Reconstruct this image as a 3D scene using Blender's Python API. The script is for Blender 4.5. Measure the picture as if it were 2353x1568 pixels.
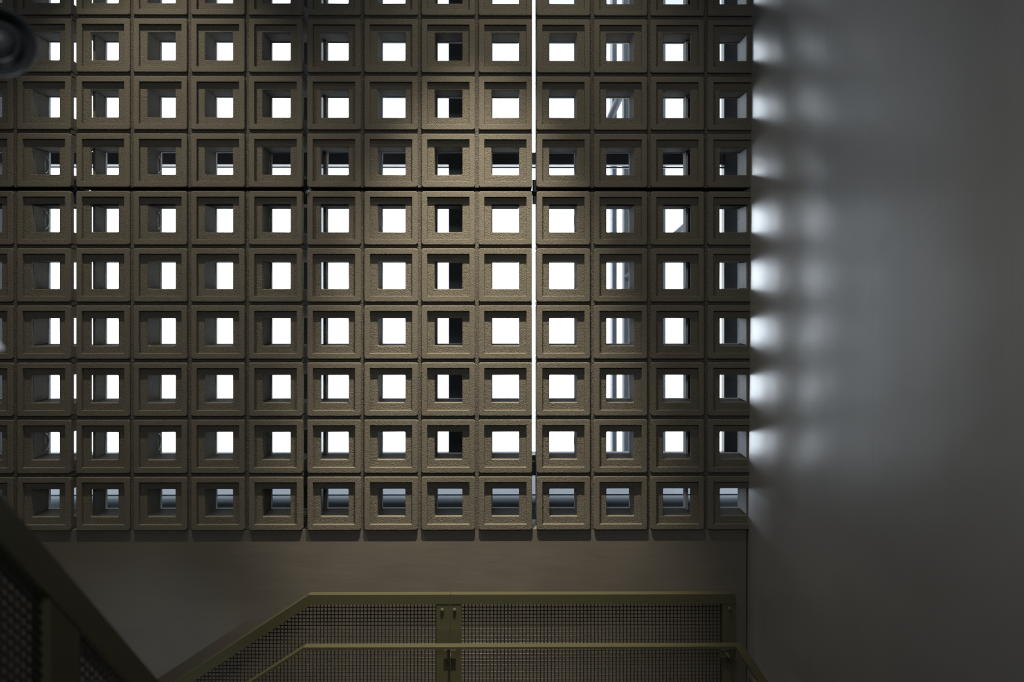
import bpy, bmesh, math, random
from mathutils import Vector, Matrix

# ------------------------------------------------------------------ scene
scene = bpy.context.scene
C = scene.collection
for o in list(bpy.data.objects):
    bpy.data.objects.remove(o, do_unlink=True)

# ------------------------------------------------------------------ camera
EYE = 2.05                       # camera height above the landing
FPX = 1971.0                     # focal length in pixels of a 2353 wide frame
YAW = math.radians(0.335)        # the camera looks a hair to the right of square-on
HOR = 672.0                      # the horizon's row in the photograph
cam_d = bpy.data.cameras.new('camera')
cam_d.sensor_width = 36.0
cam_d.lens = FPX / 2353.0 * 36.0
cam_d.shift_y = -(784.0 - HOR) / 2353.0
cam_d.clip_start = 0.05
cam_d.clip_end = 100
cam_d.dof.use_dof = True
cam_d.dof.focus_distance = 3.0
cam_d.dof.aperture_fstop = 3.2
cam = bpy.data.objects.new('camera', cam_d)
C.objects.link(cam)
cam.location = (0, 0, EYE)
cam.rotation_euler = (math.pi / 2, 0, -YAW)
scene.camera = cam

# ------------------------------------------------------------------ colour and exposure
scene.view_settings.view_transform = 'Standard'
scene.view_settings.look = 'None'
scene.view_settings.gamma = 1.0
scene.view_settings.use_curve_mapping = False
scene.view_settings.exposure = 0.0
try:
    scene.cycles.use_denoising = True
    scene.cycles.max_bounces = 6
    scene.cycles.diffuse_bounces = 4
    scene.cycles.caustics_reflective = False
    scene.cycles.caustics_refractive = False
    scene.cycles.sample_clamp_indirect = 4.0
except Exception:
    pass

# ------------------------------------------------------------------ daylight
world = bpy.data.worlds.new('overcast_sky')
scene.world = world
world.use_nodes = True
wn, wl = world.node_tree.nodes, world.node_tree.links
wn.clear()
w_out = wn.new('ShaderNodeOutputWorld')
w_bg = wn.new('ShaderNodeBackground')
w_tc = wn.new('ShaderNodeTexCoord')
w_sep = wn.new('ShaderNodeSeparateXYZ')
wl.new(w_tc.outputs['Generated'], w_sep.inputs[0])


def w_math(op, a, b_):
    n = wn.new('ShaderNodeMath')
    n.operation = op
    for i, v in enumerate((a, b_)):
        if isinstance(v, (int, float)):
            n.inputs[i].default_value = v
        else:
            wl.new(v, n.inputs[i])
    return n.outputs[0]


# the hazy bright band of the sky sits low and to the left; it dulls upwards and to the right
w_t = w_math('ADD', w_sep.outputs['Z'], w_math('MULTIPLY', w_sep.outputs['X'], 0.28))
w_map = wn.new('ShaderNodeMapRange')
w_map.inputs['From Min'].default_value = -1
w_map.inputs['From Max'].default_value = 1
wl.new(w_t, w_map.inputs['Value'])
w_ramp = wn.new('ShaderNodeValToRGB')
wl.new(w_map.outputs[0], w_ramp.inputs[0])
e = w_ramp.color_ramp.elements
SKY = (0.86, 0.92, 1.0)
e[0].position = 0.20; e[0].color = (0.10, 0.11, 0.12, 1)
e[1].position = 0.86; e[1].color = (0.46, 0.49, 0.53, 1)
for p_, k_ in ((0.38, 0.75), (0.47, 1.0), (0.55, 0.85), (0.62, 0.30), (0.68, 0.17), (0.73, 0.18)):
    m = e.new(p_)
    m.color = (SKY[0] * k_, SKY[1] * k_, SKY[2] * k_, 1)
wl.new(w_ramp.outputs[0], w_bg.inputs['Color'])
w_bg.inputs['Strength'].default_value = 7.0
wl.new(w_bg.outputs[0], w_out.inputs[0])


def light(name, kind, loc, energy, color, **kw):
    d = bpy.data.lights.new(name, kind)
    d.energy = energy
    d.color = color
    for k, v in kw.items():
        if k != 'aim':
            try:
                setattr(d, k, v)
            except AttributeError:
                setattr(d.cycles, k, v)
    o = bpy.data.objects.new(name, d)
    C.objects.link(o)
    o.location = loc
    if 'aim' in kw:
        o.rotation_euler = (Vector(kw['aim']) - Vector(loc)).to_track_quat('-Z', 'Y').to_euler()
    return o


# the window opening guides the sampling of the sky (a portal gives off no light of its own)
pt = light('window_portal', 'AREA', (-0.45, 3.36, EYE + 0.45), 1.0, (1, 1, 1), shape='RECTANGLE', size=3.2, size_y=2.2)
pt.rotation_euler = (-math.pi / 2, 0, 0)
pt.data.cycles.is_portal = True
# warm ceiling downlights that wash the screen wall, a stair lamp, and added fill
light('downlight', 'SPOT', (-0.10, 2.34, EYE + 2.05), 950.0, (1.0, 0.88, 0.70), spot_size=math.radians(34), spot_blend=1.0,
      shadow_soft_size=0.018, aim=(-0.13, 3.0, EYE - 1.02))
light('downlight', 'SPOT', (-1.25, 2.34, EYE + 2.05), 190.0, (1.0, 0.88, 0.70), spot_size=math.radians(52), spot_blend=1.0,
      shadow_soft_size=0.018, aim=(-1.15, 3.0, EYE - 0.50))
light('downlight', 'SPOT', (-0.30, 1.62, EYE + 2.20), 34.0, (1.0, 0.86, 0.68), spot_size=math.radians(58), spot_blend=1.0,
      shadow_soft_size=0.02, aim=(-0.42, 3.0, EYE - 0.95))
light('downlight', 'SPOT', (0.10, 2.34, EYE + 2.05), 75.0, (1.0, 0.88, 0.70), spot_size=math.radians(66), spot_blend=1.0,
      shadow_soft_size=0.018, aim=(0.02, 3.0, EYE - 0.20))  # added wide flood, stands in for the main downlight's outer spill
light('stair_lamp', 'SPOT', (-0.92, 1.30, EYE - 1.62), 20.0, (0.80, 0.91, 1.0), spot_size=math.radians(30), spot_blend=1.0,
      shadow_soft_size=0.03, aim=(-1.24, 3.0, EYE - 1.33))
ll = light('fill_light', 'AREA', (-0.1, -1.2, EYE + 1.4), 27.0, (0.95, 0.98, 1.0), shape='RECTANGLE', size=1.3, size_y=0.8,
           aim=(-0.2, 3.0, EYE - 0.4))  # added soft fill behind the camera to lift the shadows, no real fitting


# ------------------------------------------------------------------ from the photograph to the place
def P(px, py, Y):
    cx, cz = (px - 1176.5) / FPX, -(py - HOR) / FPX
    x = cx * math.cos(YAW) + math.sin(YAW)
    y = -cx * math.sin(YAW) + math.cos(YAW)
    s = Y / y
    return Vector((x * s, Y, cz * s + EYE))


# ------------------------------------------------------------------ materials
def new_mat(name):
    mt = bpy.data.materials.new(name)
    mt.use_nodes = True
    nt = mt.node_tree
    b = nt.nodes['Principled BSDF']
    return mt, nt, b


def mixc(nt, fac, a, b):
    n = nt.nodes.new('ShaderNodeMix')
    n.data_type = 'RGBA'
    if isinstance(fac, float):
        n.inputs[0].default_value = fac
    else:
        nt.links.new(fac, n.inputs[0])
    for s, v in ((6, a), (7, b)):
        if isinstance(v, tuple):
            n.inputs[s].default_value = (*v, 1)
        else:
            nt.links.new(v, n.inputs[s])
    return n.outputs[2]


def noise(nt, scale, detail=3.0, rough=0.55, stretch=None):
    g = nt.nodes.new('ShaderNodeNewGeometry')
    n = nt.nodes.new('ShaderNodeTexNoise')
    n.inputs['Scale'].default_value = scale
    n.inputs['Detail'].default_value = detail
    n.inputs['Roughness'].default_value = rough
    src = g.outputs['Position']
    if stretch:
        mp = nt.nodes.new('ShaderNodeMapping')
        mp.inputs['Scale'].default_value = stretch
        nt.links.new(src, mp.inputs[0])
        src = mp.outputs[0]
    nt.links.new(src, n.inputs['Vector'])
    return n.outputs['Fac']


def ramp(nt, src, p0, p1, c0=(0, 0, 0), c1=(1, 1, 1)):
    r = nt.nodes.new('ShaderNodeValToRGB')
    r.color_ramp.elements[0].position = p0
    r.color_ramp.elements[1].position = p1
    r.color_ramp.elements[0].color = (*c0, 1)
    r.color_ramp.elements[1].color = (*c1, 1)
    nt.links.new(src, r.inputs[0])
    return r.outputs[0]


def bump(nt, b, height, strength, dist, normal=None):
    n = nt.nodes.new('ShaderNodeBump')
    n.inputs['Strength'].default_value = strength
    n.inputs['Distance'].default_value = dist
    nt.links.new(height, n.inputs['Height'])
    if normal is not None:
        nt.links.new(normal, n.inputs['Normal'])
    nt.links.new(n.outputs[0], b.inputs['Normal'])
    return n.outputs[0]


def concrete_mat(name, grit, col_a, col_b):
    mt, nt, b = new_mat(name)
    big = ramp(nt, noise(nt, 6.0, 4), 0.35, 0.7)
    fine = ramp(nt, noise(nt, 330.0, 2), 0.35, 0.66)
    c = mixc(nt, big, col_a, col_b)
    c2 = mixc(nt, fine, tuple(v * 0.72 for v in col_a), c)
    nt.links.new(c2, b.inputs['Base Color'])
    b.inputs['Roughness'].default_value = 0.93
    b.inputs['Specular IOR Level'].default_value = 0.15
    # the cast face of the frame is smoother than the recessed ledge and the joints
    g = nt.nodes.new('ShaderNodeNewGeometry')
    sp_ = nt.nodes.new('ShaderNodeSeparateXYZ')
    nt.links.new(g.outputs['Position'], sp_.inputs[0])
    k = nt.nodes.new('ShaderNodeMapRange')
    for key, v in (('From Min', 3.002), ('From Max', 3.007), ('To Min', 0.45), ('To Max', 1.0)):
        k.inputs[key].default_value = v
    nt.links.new(sp_.outputs['Y'], k.inputs['Value'])
    vo = nt.nodes.new('ShaderNodeTexVoronoi')
    vo.feature = 'F1'
    vo.inputs['Scale'].default_value = 340.0
    nt.links.new(g.outputs['Position'], vo.inputs['Vector'])
    pits = ramp(nt, vo.outputs['Distance'], 0.15, 0.75, (1, 1, 1), (0, 0, 0))
    n_ = nt.nodes.new('ShaderNodeMath'); n_.operation = 'MULTIPLY_ADD'
    nt.links.new(pits, n_.inputs[0]); n_.inputs[1].default_value = 0.75
    nt.links.new(ramp(nt, noise(nt, 300.0, 1.0, 0.5), 0.2, 0.8), n_.inputs[2])
    h_ = nt.nodes.new('ShaderNodeMath'); h_.operation = 'MULTIPLY'
    nt.links.new(n_.outputs[0], h_.inputs[0]); nt.links.new(k.outputs[0], h_.inputs[1])
    bump(nt, b, h_.outputs[0], grit, 0.0042)
    return mt


M = {}
M['block'] = concrete_mat('sandy_concrete', 0.38, (0.122, 0.112, 0.089), (0.144, 0.134, 0.108))
M['mortar'] = concrete_mat('joint_mortar', 0.6, (0.098, 0.090, 0.076), (0.115, 0.106, 0.091))

mt, nt, b = new_mat('grey_plaster')
cl = ramp(nt, noise(nt, 3.2, 5, 0.6), 0.3, 0.72)
st = ramp(nt, noise(nt, 5.0, 4, 0.6, (3.0, 3.0, 0.22)), 0.3, 0.7)
c = mixc(nt, cl, (0.265, 0.265, 0.263), (0.320, 0.320, 0.318))
c = mixc(nt, ramp(nt, noise(nt, 14.0, 5, 0.7, (2.2, 2.2, 0.10)), 0.55, 0.78), c, (0.255, 0.253, 0.250))
nt.links.new(c, b.inputs['Base Color'])
b.inputs['Roughness'].default_value = 0.32
b.inputs['IOR'].default_value = 2.35
b.inputs['Anisotropic'].default_value = 0.74      # trowelled in level strokes
tg = nt.nodes.new('ShaderNodeCombineXYZ')
tg.inputs[2].default_value = 1.0
nt.links.new(tg.outputs[0], b.inputs['Tangent'])
b.inputs['Specular IOR Level'].default_value = 0.5
n1 = bump(nt, b, noise(nt, 5.0, 3, 0.5, (0.5, 0.5, 1.3)), 0.34, 0.010)
bump(nt, b, noise(nt, 22.0, 3, 0.6, (1.0, 1.0, 0.10)), 0.09, 0.0020, n1)
M['plaster'] = mt

mt, nt, b = new_mat('brown_plaster')
cl = ramp(nt, noise(nt, 2.6, 5, 0.6, (1.0, 1.0, 1.7)), 0.3, 0.72)
c = mixc(nt, cl, (0.084, 0.076, 0.063), (0.112, 0.101, 0.084))
nt.links.new(c, b.inputs['Base Color'])
b.inputs['Roughness'].default_value = 0.6
n1 = bump(nt, b, noise(nt, 9.0, 5, 0.6, (0.5, 1.0, 2.5)), 0.15, 0.006)
M['brown'] = mt


def plain(name, col, rough=0.5, metal=0.0, spec=0.5, var=0.0, bmp=0.0, scale=40.0):
    mt, nt, b = new_mat(name)
    f = noise(nt, scale, 3)
    c = mixc(nt, ramp(nt, f, 0.3, 0.7), tuple(v * (1 - var) for v in col), col)
    nt.links.new(c, b.inputs['Base Color'])
    b.inputs['Roughness'].default_value = rough
    b.inputs['Metallic'].default_value = metal
    b.inputs['Specular IOR Level'].default_value = spec
    if bmp:
        bump(nt, b, f, bmp, 0.002)
    return mt


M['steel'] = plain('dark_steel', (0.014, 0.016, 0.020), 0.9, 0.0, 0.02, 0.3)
M['edge'] = plain('painted_rim_light', (0.82, 0.83, 0.84), 0.9, 0.0, 0.1, 0.45, 0.6, 260)  # bright colour in place of light catching the back rims
M['galv'] = plain('pale_steel', (0.55, 0.58, 0.62), 0.35, 0.8, 0.5, 0.2)
M['frame'] = plain('dark_window_frame', (0.045, 0.050, 0.060), 0.4, 0.0, 0.5, 0.2)
M['apron'] = plain('pale_sill_paint', (0.21, 0.235, 0.26), 0.5, 0.0, 0.4, 0.12, 0.0, 9)
M['olive'] = plain('olive_gloss_paint', (0.062, 0.060, 0.033), 0.22, 0.0, 0.55, 0.10, 0.08, 160)
M['wire'] = plain('olive_black_wire', (0.020, 0.020, 0.018), 0.34, 0.0, 0.25, 0.1)
M['bolt'] = plain('olive_bolt', (0.10, 0.095, 0.06), 0.35, 0.2, 0.5, 0.1)
M['lamp'] = plain('black_gloss_enamel', (0.035, 0.038, 0.042), 0.16, 0.0, 0.6, 0.1)
M['lens'] = plain('lamp_reflector', (0.06, 0.065, 0.07), 0.12, 0.0, 0.7, 0.05)
M['white'] = plain('white_enamel', (0.80, 0.82, 0.85), 0.3, 0.0, 0.5, 0.02)
M['outside'] = plain('pale_outdoor_steel', (0.20, 0.215, 0.235), 0.6, 0.0, 0.3, 0.2, 0.0, 5)
M['grey'] = plain('matt_grey_plaster', (0.25, 0.265, 0.285), 0.8, 0.0, 0.2, 0.15, 0.0, 4)
M['ceiling'] = plain('ceiling_paint', (0.16, 0.155, 0.15), 0.8, 0.0, 0.2, 0.1, 0.0, 4)
M['floor'] = plain('grey_floor', (0.26, 0.26, 0.25), 0.5, 0.0, 0.4, 0.2, 0.0, 6)

mt, nt, b = new_mat('window_glass')
nt.nodes.remove(b)
tr = nt.nodes.new('ShaderNodeBsdfTransparent')
tr.inputs[0].default_value = (0.93, 0.95, 0.96, 1)
gl = nt.nodes.new('ShaderNodeBsdfGlossy')
gl.inputs['Roughness'].default_value = 0.05
lw = nt.nodes.new('ShaderNodeFresnel')
lw.inputs[0].default_value = 1.45
mx = nt.nodes.new('ShaderNodeMixShader')
nt.links.new(lw.outputs[0], mx.inputs[0])
nt.links.new(tr.outputs[0], mx.inputs[1])
nt.links.new(gl.outputs[0], mx.inputs[2])
nt.links.new(mx.outputs[0], nt.nodes['Material Output'].inputs[0])
M['glass'] = mt


# ------------------------------------------------------------------ mesh helpers
def add_box(bm, x0, x1, y0, y1, z0, z1, bevel=0.0):
    vs = [bm.verts.new((x, y, z)) for x in (x0, x1) for y in (y0, y1) for z in (z0, z1)]
    fs = [bm.faces.new([vs[i] for i in q]) for q in
          ((0, 1, 3, 2), (4, 6, 7, 5), (0, 4, 5, 1), (2, 3, 7, 6), (0, 2, 6, 4), (1, 5, 7, 3))]
    if bevel:
        es = list({e for f in fs for e in f.edges})
        bmesh.ops.bevel(bm, geom=es, offset=bevel, segments=1, affect='EDGES')


def add_tube(bm, pts, r, n=6, cap=True, closed=False):
    pts = [Vector(p) for p in pts]
    rings = []
    for i, p in enumerate(pts):
        if closed:
            t = pts[(i + 1) % len(pts)] - pts[i - 1]
        else:
            t = pts[min(i + 1, len(pts) - 1)] - pts[max(i - 1, 0)]
        t.normalize()
        up = Vector((0, 0, 1)) if abs(t.z) < 0.9 else Vector((0, 1, 0))
        u = t.cross(up).normalized()
        v = t.cross(u)
        rings.append([bm.verts.new(p + (u * math.cos(a) + v * math.sin(a)) * r)
                      for a in (2 * math.pi * k / n for k in range(n))])
    m_ = len(rings)
    for i in range(m_ if closed else m_ - 1):
        a, b_ = rings[i], rings[(i + 1) % m_]
        for k in range(n):
            bm.faces.new((a[k], a[(k + 1) % n], b_[(k + 1) % n], b_[k]))
    if cap and not closed:
        bm.faces.new(rings[0][::-1])
        bm.faces.new(rings[-1])


def add_lathe(bm, prof, axis, origin, n=40):
    """prof: list of (distance along axis, radius)"""
    ax = Vector(axis).normalized()
    up = Vector((0, 0, 1)) if abs(ax.z) < 0.9 else Vector((0, 1, 0))
    u = ax.cross(up).normalized()
    v = ax.cross(u)
    rings = []
    for d, r in prof:
        c_ = Vector(origin) + ax * d
        if r < 1e-6:
            rings.append([bm.verts.new(c_)])
        else:
            rings.append([bm.verts.new(c_ + (u * math.cos(a) + v * math.sin(a)) * r)
                          for a in (2 * math.pi * k / n for k in range(n))])
    for a, b_ in zip(rings, rings[1:]):
        for k in range(n):
            q = (a[k % len(a)], a[(k + 1) % len(a)], b_[(k + 1) % len(b_)], b_[k % len(b_)])
            q = list(dict.fromkeys(q))
            if len(q) > 2:
                bm.faces.new(q)


def add_prism(bm, outline, axis_vec):
    """closed outline of 3-D points pushed along a vector"""
    a = [bm.verts.new(p) for p in outline]
    b_ = [bm.verts.new(Vector(p) + Vector(axis_vec)) for p in outline]
    bm.faces.new(a)
    bm.faces.new(b_[::-1])
    for i in range(len(a)):
        j = (i + 1) % len(a)
        bm.faces.new((a[j], a[i], b_[i], b_[j]))


def to_mesh(name, bm, mat, smooth=False):
    bmesh.ops.recalc_face_normals(bm, faces=bm.faces[:])
    me = bpy.data.meshes.new(name)
    bm.to_mesh(me)
    bm.free()
    me.materials.append(mat)
    if smooth:
        for p in me.polygons:
            p.use_smooth = True
    return me


def link(name, me, parent=None, loc=(0, 0, 0)):
    o = bpy.data.objects.new(name, me)
    C.objects.link(o)
    o.location = loc
    if parent is not None:
        o.parent = parent
    return o


def obj(name, bm, mat, parent=None, smooth=False):
    """world-space mesh; under a parent the vertices are moved into its frame"""
    if parent is not None:
        p = parent
        off = Vector((0, 0, 0))
        while p is not None:
            off += p.location
            p = p.parent
        bmesh.ops.translate(bm, verts=bm.verts[:], vec=-off)
    return link(name, to_mesh(name, bm, mat, smooth), parent)


def thing(name, label, cat, loc, group=None):
    o = bpy.data.objects.new(name, None)
    o.empty_display_size = 0.1
    C.objects.link(o)
    o.location = loc
    return tag(o, label, cat, group)


def tag(o, label, cat, group=None):
    o['label'] = label
    o['category'] = cat
    if group:
        o['group'] = group
    return o


def struct(name, bm, mat):
    o = obj(name, bm, mat)
    o['kind'] = 'structure'
    return o


# ------------------------------------------------------------------ the room
YF = 3.0                                   # front face of the breeze blocks
Z = lambda z: EYE + z
wt, wb = P(1728.0, 100, YF), P(1720.5, 1300, YF)
WSL = (wt.x - wb.x) / (wt.z - wb.z)        # the plaster wall leans a few millimetres


def wall_x(z):
    return wb.x + (z - wb.z) * WSL


XL, YB, ZC, YO = -1.93, -1.4, EYE + 2.30, 3.36
bm = bmesh.new()
add_prism(bm, [(wall_x(-0.2), YB, -0.2), (wall_x(ZC), YB, ZC), (1.25, YB, ZC), (1.25, YB, -0.2)], (0, YF + 0.139 - YB, 0))
struct('wall_right', bm, M['plaster'])
bm = bmesh.new(); add_box(bm, XL - 0.2, XL, YB, YO + 0.1, -0.2, ZC)
struct('wall_left', bm, M['grey'])
bm = bmesh.new(); add_box(bm, XL - 0.2, 1.25, YB - 0.2, YB, -0.2, ZC)
struct('wall_back', bm, M['grey'])
z_low = P(770, 1218.8, YF).z
bm = bmesh.new(); add_box(bm, XL, wall_x(0) + 0.0005, YF + 0.010, YF + 0.137, 0, z_low - 0.0002)
struct('wall_front', bm, M['brown'])
z_up = P(770, -89.0, YF).z
bm = bmesh.new(); add_box(bm, XL, wall_x(z_up), YF + 0.004, YF + 0.137, z_up + 0.002, ZC)
struct('wall_upper', bm, M['brown'])
bm = bmesh.new(); add_box(bm, XL - 0.2, 1.25, YB - 0.2, YO + 0.1, ZC, ZC + 0.2)
struct('ceiling', bm, M['ceiling'])
bm = bmesh.new(); add_box(bm, XL - 0.2, 1.25, YB - 0.2, YO + 0.1, -0.2, 0)
struct('floor', bm, M['floor'])

# ------------------------------------------------------------------ window behind the screen
YW = 3.30
zw = lambda py: P(1176, py, YW).z
xw = lambda px: P(px, HOR, YW).x
z_sill = zw(1043)
xr_w = 1.25
win = struct_win = bpy.data.objects.new('window_1', None)
C.objects.link(win); win.location = (-0.5, YW, z_sill); win['kind'] = 'structure'
bm = bmesh.new()
add_box(bm, XL, xr_w, YW - 0.03, YW + 0.05, z_sill - 0.018, z_sill, 0.002)
add_box(bm, XL, xr_w, YW - 0.045, YW + 0.05, z_sill - 0.075, z_sill - 0.019, 0.003)
obj('window_frame', bm, M['frame'], win)
bm = bmesh.new()
add_box(bm, XL, xr_w, YW, YW + 0.05, zw(378), zw(350), 0.002)
add_box(bm, XL, xr_w, YW + 0.01, YW + 0.03, zw(385), zw(382), 0.0005)
obj('transom', bm, M['frame'], win)
for xa, xb in ((xw(676), P(744, HOR, YW + 0.045).x), (xw(1031), xw(1097)), (P(1657, HOR, YW + 0.045).x, xw(1740))):
    bm = bmesh.new()
    add_box(bm, xa, xb, YW - 0.005, YW + 0.045, z_sill if xa > -0.5 else EYE - 0.92, ZC - 0.3, 0.002)
    obj('mullion', bm, M['frame'], win)
bm = bmesh.new(); add_box(bm, XL, xr_w, YW + 0.018, YW + 0.024, z_sill, ZC - 0.3)
obj('glass_pane', bm, M['glass'], win)
bm = bmesh.new(); add_box(bm, 1.25, 1.45, YB - 0.2, YO + 0.1, -0.2, ZC)
struct('wall_cavity', bm, M['frame'])
bm = bmesh.new(); add_box(bm, XL, xr_w, YF + 0.14, YO + 0.1, ZC - 0.3, ZC)
struct('trim_1', bm, M['frame'])
z_ap = EYE - 0.92
bm = bmesh.new(); add_box(bm, XL, xr_w, YW + 0.018, YW + 0.024, z_ap, z_sill - 0.076)
obj('glass_pane', bm, M['glass'], win)
bm = bmesh.new(); add_box(bm, XL, xr_w, YW - 0.01, YO + 0.1, 0.0, z_ap)
struct('wall_apron', bm, M['frame'])
# the pale parapet outside, seen through the lowest row of holes
YPA = 3.62
zp = lambda py: P(1176, py, YPA).z
bm = bmesh.new()
add_prism(bm, [(XL - 1.2, YPA, zp(1136.2)), (XL - 1.2, YPA + 0.30, zp(1136.2) + 0.075), (XL - 1.2, YPA + 0.42, zp(1136.2) + 0.075),
               (XL - 1.2, YPA + 0.42, zp(1136.2))], (3.6 - XL, 0, 0))
add_box(bm, XL - 1.2, 2.4, YPA + 0.02, YPA + 0.10, 0.0, zp(1136.0))
r_ = (zp(1138) - zp(1153)) * 1.25
prof = [(YPA + 0.02, zp(1138))] + [(YPA + 0.01 - r_ * math.sin(a), zp(1138) - r_ + r_ * math.cos(a))
                                  for a in (math.pi * 0.62 * k / 48 for k in range(49))] + [(YPA + 0.012, zp(1220)), (YPA + 0.02, zp(1220))]
add_prism(bm, [(XL - 1.2, y, z) for y, z in prof], (3.6 - XL, 0, 0))
o = obj('trim_2', bm, M['apron'])
o['kind'] = 'structure'

bm = bmesh.new()
add_box(bm, P(1581, HOR, 3.15).x, P(1581, HOR, 3.15).x + 0.03, 3.142, 3.18, z_sill, ZC - 0.3, 0.002)
tag(obj('steel_post', bm, M['steel']), 'dark steel post behind the screen, beside the holes second from the plaster wall', 'steel post')

# ------------------------------------------------------------------ breeze blocks
S, RC, HL = 0.0937, 0.0738, 0.0487         # half sizes: block, recess, hole
D_REC, D_BLK = 0.012, 0.137
LEFT = {0: -94.5, 1: 38.3, 2: 174.3, 3: 306.0, 4: 438.6, 5: 571.3, 6: 705.5, 7: 836.7, 8: 968.4, 9: 1099.8,
        10: 1233.3, 11: 1365.0, 12: 1495.6, 13: 1626.6}
TOP = {0: -88.5, 1: 43.0, 2: 175.0, 3: 307.0, 4: 439.6, 5: 570.8, 6: 702.3, 7: 833.6, 8: 965.0, 9: 1096.3}
bx = {c_: P(LEFT[c_], HOR, YF).x + S for c_ in LEFT}
bz = {r: P(767, TOP[r], YF).z - S for r in TOP}


def rounded(h, r, y, n=3):
    out = []
    for sx, sz, a0 in ((1, 1, 0), (-1, 1, 90), (-1, -1, 180), (1, -1, 270)):
        for k in range(n + 1):
            a = math.radians(a0 + 90 * k / n)
            out.append(Vector((sx * (h - r) + r * math.cos(a), y, sz * (h - r) + r * math.sin(a))))
    return out


def loop_solid(bm, loops):
    """closed ring of loops: a square tube with the given profile"""
    rs = [[bm.verts.new(p) for p in lp] for lp in loops]
    for a, b_ in zip(rs, rs[1:] + rs[:1]):
        n = len(a)
        for k in range(n):
            bm.faces.new((a[k], a[(k + 1) % n], b_[(k + 1) % n], b_[k]))


def jitter(lp, rnd, amt):
    return [p + Vector((rnd.uniform(-amt, amt), 0, rnd.uniform(-amt, amt))) for p in lp]


def block_mesh(seed, left_gap=None, right_gap=None, open_gap=0.0, cut=None):
    rnd = random.Random(seed)
    bm = bmesh.new()
    yb = 0.024 if (left_gap or right_gap) else D_BLK
    loops = [rounded(S, 0.007, yb), rounded(S, 0.007, 0.0022),
             rounded(S - 0.0022, 0.006, 0.0),
             rounded(RC + 0.0008, 0.0015, 0.0), rounded(RC, 0.0015, 0.0010), rounded(RC - 0.0005, 0.0015, D_REC),
             jitter(rounded(HL + 0.0012, 0.003, D_REC), rnd, 0.0006), jitter(rounded(HL, 0.003, D_REC + 0.0015), rnd, 0.0004)]
    if yb == D_BLK:
        loops += [jitter(rounded(HL + 0.0004, 0.003, D_BLK - 0.004), rnd, 0.0004),
                  jitter(rounded(HL + 0.0040, 0.004, D_BLK), rnd, 0.0012), rounded(S - 0.004, 0.007, D_BLK),
                  rounded(S, 0.007, D_BLK - 0.004)]
        loops = loops[1:]
    else:
        loops.append(rounded(HL, 0.003, yb))
    loop_solid(bm, loops)
    if yb != D_BLK:
        # an end block of a panel: the web beside the slit is only a thin plate
        add_box(bm, -S, S, yb, D_BLK, HL, S, 0.003)
        add_box(bm, -S, S, yb, D_BLK, -S, -HL, 0.003)
        for gap, sgn in ((left_gap, -1), (right_gap, 1)):
            if gap == 'open':           # unseen half plate, added to keep slit light off the opposite web
                add_box(bm, HL, HL + 0.009, yb, 0.084, -HL, HL, 0.001)
                continue
            if gap:
                x0, x1 = sorted((sgn * HL, sgn * (HL + 0.009)))
                add_box(bm, x0, x1, gap, D_BLK, -HL, HL, 0.002)
            else:
                x0, x1 = sorted((sgn * HL, sgn * S))
                add_box(bm, x0, x1, yb, D_BLK, -HL, HL, 0.003)
    # pale strips paint the light-caught rim round the outer mouth of the hole
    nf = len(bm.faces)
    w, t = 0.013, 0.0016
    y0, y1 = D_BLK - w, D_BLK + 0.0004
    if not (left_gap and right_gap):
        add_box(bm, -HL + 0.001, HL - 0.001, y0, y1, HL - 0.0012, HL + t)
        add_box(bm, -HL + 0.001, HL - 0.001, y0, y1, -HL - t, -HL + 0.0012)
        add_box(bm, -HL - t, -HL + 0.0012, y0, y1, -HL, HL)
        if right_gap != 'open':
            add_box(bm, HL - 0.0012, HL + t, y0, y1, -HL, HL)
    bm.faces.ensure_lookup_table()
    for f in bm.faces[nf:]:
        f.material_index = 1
    if cut is not None:                     # the last column is built into the plaster wall
        co, no = cut
        g = bm.verts[:] + bm.edges[:] + bm.faces[:]
        r_ = bmesh.ops.bisect_plane(bm, geom=g, plane_co=co, plane_no=no, clear_outer=True)
        es = [x for x in r_['geom_cut'] if isinstance(x, bmesh.types.BMEdge)]
        bmesh.ops.holes_fill(bm, edges=es, sides=0)
    me = to_mesh('breeze_block', bm, M['block'])
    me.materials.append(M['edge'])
    return me


VARS = {'plain': [block_mesh(k) for k in range(6)],
        2: [block_mesh(20 + k, left_gap=0.046) for k in range(3)],
        6: [block_mesh(30 + k, left_gap=0.096) for k in range(3)],
        'r': [block_mesh(40 + k, right_gap='open') for k in range(3)],
        12: [block_mesh(50 + k, right_gap=0.096) for k in range(3)]}
KIND = {0: 'plain', 1: 'r', 2: 2, 3: 'plain', 4: 'plain', 5: 'r', 6: 6, 7: 'plain', 8: 'plain', 9: 'r', 10: 'plain',
        11: 'plain', 12: 12}
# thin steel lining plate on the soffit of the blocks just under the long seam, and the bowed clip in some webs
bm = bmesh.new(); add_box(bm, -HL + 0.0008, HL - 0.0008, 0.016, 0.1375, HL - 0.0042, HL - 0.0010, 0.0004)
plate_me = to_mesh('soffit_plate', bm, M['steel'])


def clip_mesh(sgn):
    bm_ = bmesh.new()
    x = -sgn * (HL - 0.0022)
    arc = [(x, 0.096 + 0.027 * math.sin(a), 0.031 * math.cos(a)) for a in (math.pi * k / 14 for k in range(15))]
    add_tube(bm_, arc, 0.0008, 6)
    add_tube(bm_, [(x, 0.096, -0.034), (x, 0.096, 0.034)], 0.0008, 6)
    return to_mesh('steel_clip', bm_, M['galv'], True)


clip_l, clip_r = clip_mesh(1), clip_mesh(-1)
CLIP = {1: clip_l, 3: clip_l, 5: clip_l, 7: clip_l, 10: clip_r, 12: None}

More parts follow.
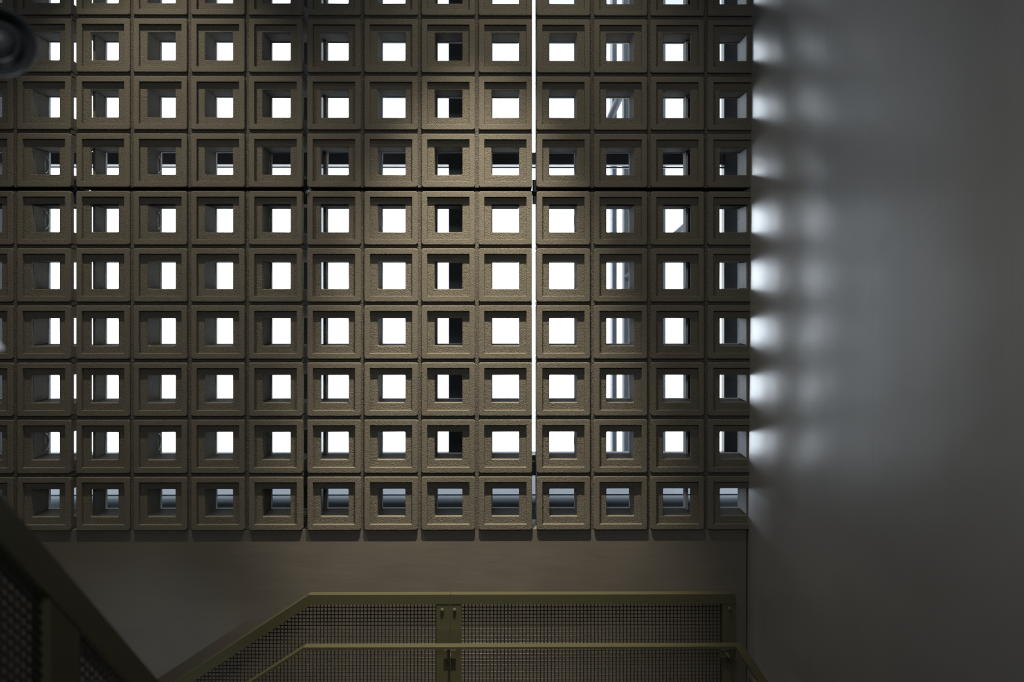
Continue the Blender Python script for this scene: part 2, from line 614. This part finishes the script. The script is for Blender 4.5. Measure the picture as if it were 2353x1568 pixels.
PANELS = [((0, 1), 'cut off by the left edge of the photo'),
          ((2, 5), 'between the narrow lit slit at left and the dark slit'),
          ((6, 9), 'between the dark slit and the brightest lit slit'),
          ((10, 13), 'built against the plaster wall at right')]
n_b = 0
for (c0, c1), where in PANELS:
    for r0, r1, lvl in ((0, 3, 'upper'), (4, 9, 'lower')):
        xl, xr = bx[c0] - S, bx[c1] + S
        z0, z1 = bz[r1] - S, bz[r0] + S
        if c1 == 13:
            xr = wall_x(z1)
        pn = thing('breeze_block_panel', f'{lvl} sandy concrete breeze-block panel {where}', 'breeze block screen',
                   ((xl + xr) / 2, YF, z0), 'panels of the breeze-block screen wall')
        # mortar grid set back between the blocks
        bm = bmesh.new()
        for c_ in range(c0, c1):
            add_box(bm, bx[c_] + S - 0.0006, bx[c_ + 1] - S + 0.0006, YF + 0.010, YF + 0.134, z0, z1)
        for r in range(r0, r1):
            for c_ in range(c0, c1 + 1):
                xe = bx[c_] + S if c_ != 13 else wall_x(bz[r]) - 0.0002
                add_box(bm, bx[c_] - S, xe, YF + 0.010, YF + 0.134, bz[r + 1] + S - 0.0006, bz[r] - S + 0.0006)
        obj('mortar', bm, M['mortar'], pn)
        for r in range(r0, r1 + 1):
            for c_ in range(c0, c1 + 1):
                n_b += 1
                if c_ == 13:
                    zc = bz[r]
                    co = Vector((wall_x(zc) - 0.0002 - bx[13], 0, 0))
                    no = Vector((1, 0, -WSL)).normalized()
                    me = block_mesh(100 + r, left_gap=0.096, cut=(co, no))
                else:
                    lst = VARS[KIND[c_]]
                    me = lst[(r * 7 + c_ * 3) % len(lst)]
                b_ = link('breeze_block', me, pn, Vector((bx[c_], YF, bz[r])) - pn.location)
                if r == 4:
                    link('soffit_plate', plate_me, b_)
                if r in (3, 4, 8) and CLIP.get(c_):
                    link('steel_clip', CLIP[c_], b_)

# the shelf angle that carries the upper panels, seen as a dark line in the long seam
z_s0, z_s1 = bz[4] + S, bz[3] - S
bm = bmesh.new()
add_box(bm, XL, wall_x(z_s0) - 0.004, YF + 0.014, YF + 0.130, z_s0 + 0.0005, z_s0 + 0.0035)
add_box(bm, XL, wall_x(z_s0) - 0.004, YF + 0.126, YF + 0.130, z_s0 + 0.0036, z_s1 - 0.0006)
tag(obj('shelf_angle', bm, M['steel']), 'long dark steel shelf angle in the seam between upper and lower breeze blocks', 'steel angle')
# short bracket plates that close the slits at the seam
for px0, px1, nm in ((163.4, 173.4, 'narrow lit slit at left'), (695.6, 704.6, 'dark slit'), (1223.6, 1232.4, 'brightest lit slit')):
    xa, xb = P(px0, HOR, YF).x, P(px1, HOR, YF).x
    bm = bmesh.new()
    add_box(bm, xa, xb, YF + 0.020, YF + 0.026, P(767, 468, YF).z, z_s0 + 0.0002, 0.0006)
    add_box(bm, xa, xb, YF + 0.020, YF + 0.026, z_s0 + 0.0038, P(767, 411, YF).z, 0.0006)
    tag(obj('slit_bracket', bm, M['steel']), f'small dark steel bracket closing the {nm} at the seam', 'bracket')
# the little bent clip at the crossing of the seam and the dark slit
bm = bmesh.new()
c_ = P(708.5, 443, YF - 0.004)
for rr in (0.0045, 0.0085):
    add_tube(bm, [c_ + Vector((-rr * math.cos(a), 0, rr * math.sin(a))) for a in (math.radians(-25 + 150 * k / 12) for k in range(13))], 0.0011, 6)
add_tube(bm, [c_ + Vector((0.0, 0.0, 0.0045)), c_ + Vector((0.0, 0.0, 0.0085))], 0.0009, 6)
add_tube(bm, [c_ + Vector((-0.0045, 0, 0)), c_ + Vector((-0.006, 0.02, 0))], 0.0009, 6)
tag(obj('wire_clip', bm, M['galv'], None, True), 'tiny bright bent wire clip where the seam crosses the dark slit', 'clip')

# ------------------------------------------------------------------ guard panels with wire mesh by the screen wall
YP = 2.900                                  # near face of the guard panels
WB, HB = 0.028, 0.032                       # rail bar: depth and height of its face
PITCH = 8.28 / FPX * (YP + 0.014)
x_bend = P(709, HOR, YP).x
z_top = P(1176, 1367, YP).z
TAN = 0.652
x_left = P(250, HOR, YP).x
H_PAN = 0.92


def top_z(x):
    return z_top if x >= x_bend else z_top - (x_bend - x) * TAN


def sloped_bar(bm, xs, drop, h, y0, y1, cut_corner=0.0):
    """bar following the top line between the given x positions"""
    k = math.sqrt(1 + TAN * TAN)
    mit = (k - 1) / TAN * h                 # mitre shift of the lower edge at the bend
    up, lo = [], []
    for x in xs:
        z = top_z(x) - drop
        if abs(x - x_bend) < 1e-6:
            up.append((x, z)); lo.append((x + mit, z - h))
        elif x < x_bend:
            up.append((x, z)); lo.append((x, z - h * k))
        else:
            up.append((x, z)); lo.append((x, z - h))
    if cut_corner:
        x, z = up.pop()
        for q in range(5):
            a = math.pi / 2 * q / 4
            up.append((x - cut_corner + cut_corner * math.sin(a), z - cut_corner + cut_corner * math.cos(a)))
    out = [(x, y0, z) for x, z in up] + [(x, y0, z) for x, z in reversed(lo)]
    add_prism(bm, out, (0, y1 - y0, 0))


def bolt(parent, c_, mat=None):
    bm = bmesh.new()
    add_lathe(bm, [(0, 0.0), (0, 0.0058), (0.004, 0.0058), (0.0052, 0.0042), (0.0060, 0.0)], (0, -1, 0), c_, 12)
    return obj('bolt', bm, mat or M['bolt'], parent)


def guard(label, xs, ends, end_post_x, round_end, bolts):
    root = thing('mesh_guard_panel', label, 'railing', ((xs[0] + xs[-1]) / 2, YP + 0.014, 0.0), 'mesh guard panels by the screen wall')
    bm = bmesh.new()
    sloped_bar(bm, xs, 0.0, HB, YP, YP + WB, 0.012 if round_end else 0.0)
    obj('top_rail', bm, M['olive'], root)
    bm = bmesh.new()
    sloped_bar(bm, xs, H_PAN, HB, YP, YP + WB)
    obj('bottom_rail', bm, M['olive'], root)
    for xa, xb in ends:
        bm = bmesh.new()
        zb = top_z((xa + xb) / 2) - H_PAN
        foot = 0.0
        add_box(bm, xa, xb, YP + 0.001, YP + WB - 0.001, foot, min(top_z(xa), top_z(xb)) - HB + 0.0004)
        obj('post', bm, M['olive'], root)
    # woven wire mesh held in the frame
    bm = bmesh.new()
    ym, rw = YP + 0.014, 0.00165
    x_lo, x_hi = xs[0], xs[-1]
    x = x_bend - math.floor((x_bend - x_lo) / PITCH) * PITCH
    while x < x_hi:
        if not any(a + 0.004 < x < b_ - 0.004 for a, b_ in ends):
            zt = top_z(x) - HB
            add_tube(bm, [(x, ym - 0.0014, zt - H_PAN + HB), (x, ym - 0.0014, zt)], rw, 6, False)
        x += PITCH
    z = z_top - HB - 0.0035
    zmin = min(top_z(x_lo), top_z(x_hi)) - H_PAN
    while z > zmin:
        a, b2 = x_lo, x_hi
        k = math.sqrt(1 + TAN * TAN)
        if z > top_z(x_lo) - HB * k:        # below the sloping rail only
            a = x_bend - (z_top - HB * k - z) / TAN
        if z < z_top - H_PAN and x_lo < x_bend:
            b2 = min(x_hi, x_bend - (z_top - H_PAN - z) / TAN)
        if x_lo >= x_bend and z < z_top - H_PAN:
            break
        if b2 - a > 0.01:
            add_tube(bm, [(max(a, x_lo), ym + 0.0014, z), (b2, ym + 0.0014, z)], rw, 6, False)
        z -= PITCH
    obj('wire_mesh', bm, M['wire'], root, True)
    for px, py in bolts:
        bolt(root, P(px, py, YP + 0.001))
    return root


xj = P(1034.5, HOR, YP).x
x_end = P(1691.5, HOR, YP).x
guard('olive wire-mesh guard panel with the sloping top rail at its left', [x_left, x_bend, xj - 0.0012],
      [(x_left, x_left + 0.042), (P(1003, HOR, YP).x, xj - 0.0012)], None, False, [(1016, 1402)])
guard('olive wire-mesh guard panel with level top rail beside the plaster wall', [xj + 0.0012, x_end],
      [(xj + 0.0012, P(1060, HOR, YP).x), (P(1660.5, HOR, YP).x, x_end)], None, True, [(1044.5, 1402), (1676, 1399)])

# ------------------------------------------------------------------ handrail in front of the guard panels
YH = 2.812
xh_b = P(698, HOR, YH).x
zh = P(1176, 1487.5, YH).z
xh_l = P(180, HOR, YH).x
xh_r = P(1705, HOR, YH + 0.03).x
TH = 0.64
hr = thing('handrail', 'olive flat-bar handrail in front of the mesh guard panels, turning at right', 'handrail',
           ((xh_l + xh_r) / 2, YH, zh))
bm = bmesh.new()
W2, T2 = 0.031, 0.0085
zl = zh - (xh_b - xh_l) * TH
up = [(xh_l, zl), (xh_b, zh), (xh_r, zh)]
out = [(x, YH, z) for x, z in up] + [(x, YH, z - T2 * (1.18 if i == 2 else 1)) for i, (x, z) in enumerate(reversed(up))]
add_prism(bm, out, (0, W2, 0))
obj('rail', bm, M['olive'], hr)
bm = bmesh.new()
add_box(bm, xh_r - 0.029, xh_r, 1.55, YH - 0.0003, zh - T2, zh, 0.0006)
obj('return_rail', bm, M['olive'], hr)
for px in (1030, 1684):
    bm = bmesh.new()
    xc = P(px, HOR, YH).x
    add_box(bm, xc - 0.020, xc + 0.020, YP - 0.0066, YP - 0.0004, zh - 0.072, zh - 0.044)
    arc = [(xc, YH + 0.014, zh - T2 - 0.0005), (xc, YH + 0.016, zh - 0.040), (xc, YH + 0.034, zh - 0.056), (xc, YP - 0.004, zh - 0.058)]
    add_tube(bm, arc, 0.005, 8)
    obj('bracket', bm, M['olive'], hr)

# ------------------------------------------------------------------ nearer stair balustrade at the lower left, out of focus
D0 = 0.9
XF = P(5.6, 1141, D0).x
D1 = D0 * (5.6 - 1165) / (366 - 1165.0)
F0, F1 = P(5.6, 1141, D0), P(366, 1568, D1)
XF = (F0.x + F1.x) / 2
SLF = (F1.z - F0.z) / (F1.y - F0.y)


def ft(y):
    return F0.z + (y - F0.y) * SLF


ya, yb_ = 0.62, 1.72
fr = thing('stair_balustrade', 'dark blurred stair balustrade running down the lower left corner', 'railing', (XF, (ya + yb_) / 2, 0))
bm = bmesh.new()
HF = 0.050
add_prism(bm, [(XF - 0.028, ya, ft(ya)), (XF - 0.028, yb_, ft(yb_)), (XF - 0.028, yb_, ft(yb_) - HF), (XF - 0.028, ya, ft(ya) - HF)], (0.028, 0, 0))
obj('top_rail', bm, M['olive'], fr)
for y0, y1 in ((1.0, 1.068), (1.56, 1.60)):
    bm = bmesh.new()
    add_prism(bm, [(XF - 0.026, y0, 0), (XF - 0.026, y1, 0), (XF - 0.026, y1, ft(y1) - HF + 0.0004), (XF - 0.026, y0, ft(y0) - HF + 0.0004)], (0.024, 0, 0))
    obj('post', bm, M['olive'], fr)
bm = bmesh.new()
y = ya
while y < yb_:
    add_tube(bm, [(XF - 0.016, y, ft(y) - HF - 0.85), (XF - 0.016, y, ft(y) - HF)], 0.0017, 5, False)
    y += 0.0122
for k in range(70):
    d = HF + 0.004 + k * 0.0122
    add_tube(bm, [(XF - 0.0130, ya, ft(ya) - d), (XF - 0.0130, yb_, ft(yb_) - d)], 0.0017, 5, False)
obj('wire_mesh', bm, M['wire'], fr, True)
bm = bmesh.new()
add_prism(bm, [(XF - 0.028, ya, ft(ya) - HF - 0.85), (XF - 0.028, yb_, ft(yb_) - HF - 0.85), (XF - 0.028, yb_, ft(yb_) - HF - 0.90), (XF - 0.028, ya, ft(ya) - HF - 0.90)], (0.028, 0, 0))
obj('bottom_rail', bm, M['olive'], fr)

# ------------------------------------------------------------------ spotlight head and bulb tip at the left edge
sp = P(-6, 98, 0.9)
sl = thing('spotlight', 'dark glossy round spotlight head blurred at the upper left edge', 'lamp', sp)
ax = (Vector((0.02, 0.0, EYE + 0.02)) - sp).normalized()
bm = bmesh.new()
add_lathe(bm, [(-0.075, 0.0), (-0.075, 0.022), (-0.05, 0.031), (0.0, 0.0365), (0.006, 0.0368), (0.009, 0.0355), (0.007, 0.0335), (-0.004, 0.0310),
               (-0.006, 0.0285), (-0.010, 0.0275)], ax, sp, 48)
obj('housing', bm, M['lamp'], sl, True)
bm = bmesh.new()
add_lathe(bm, [(-0.010, 0.0275), (-0.006, 0.0215), (-0.001, 0.0195), (-0.004, 0.0175), (-0.014, 0.012), (-0.018, 0.0)], ax, sp, 48)
obj('reflector', bm, M['lamp'], sl, True)
bm = bmesh.new()
add_lathe(bm, [(-0.012, 0.0), (-0.012, 0.0165), (-0.006, 0.0160), (-0.001, 0.0125), (0.002, 0.007), (0.003, 0.0)], ax, sp, 36)
obj('lens', bm, M['lens'], sl, True)
bm = bmesh.new()
add_tube(bm, [sp - ax * 0.074, sp - ax * 0.10, Vector((sp.x - 0.06, sp.y + 0.13, sp.z + 0.03)), Vector((XL - 0.001, sp.y + 0.13, sp.z + 0.03))], 0.008, 10)
obj('arm', bm, M['lamp'], sl, True)

bt = P(-8, 799, 0.9)
bu = thing('lamp_bulb', 'small white pointed bulb tip poking in at the left edge', 'lamp', bt)
bm = bmesh.new()
add_lathe(bm, [(0.0088, 0.0), (0.0078, 0.0016), (0.004, 0.0045), (-0.004, 0.0085), (-0.012, 0.0095), (-0.024, 0.0085), (-0.032, 0.006), (-0.036, 0.0)], (1, 0, -0.18), bt, 20)
obj('bulb', bm, M['white'], bu, True)
bm = bmesh.new()
add_tube(bm, [bt + Vector((-0.033, 0, 0.006)), bt + Vector((-0.07, 0.0, 0.012)), Vector((XL - 0.001, bt.y, bt.z + 0.012))], 0.006, 10)
obj('arm', bm, M['lamp'], bu, True)

# ------------------------------------------------------------------ pale things outside the window
of = thing('outdoor_frame', 'pale steel post-and-brace frame standing outside the window near the plaster wall', 'steel frame',
           (P(1470, HOR, 4.2).x, 4.2, 0))
for px0, px1 in ((1407, 1418), (1435, 1446), (1513, 1530)):
    bm = bmesh.new()
    add_box(bm, P(px0, HOR, 4.2).x, P(px1, HOR, 4.2).x, 4.2, 4.3, 0.0, EYE + 2.2, 0.004)
    obj('post', bm, M['outside'], of)
for a, b_ in (((1376, 330), (1452, 160)), ((1440, 640), (1620, 480))):
    bm = bmesh.new()
    add_tube(bm, [P(*a, 4.19), P(*b_, 4.19)], 0.018, 8)
    obj('brace', bm, M['outside'], of, True)
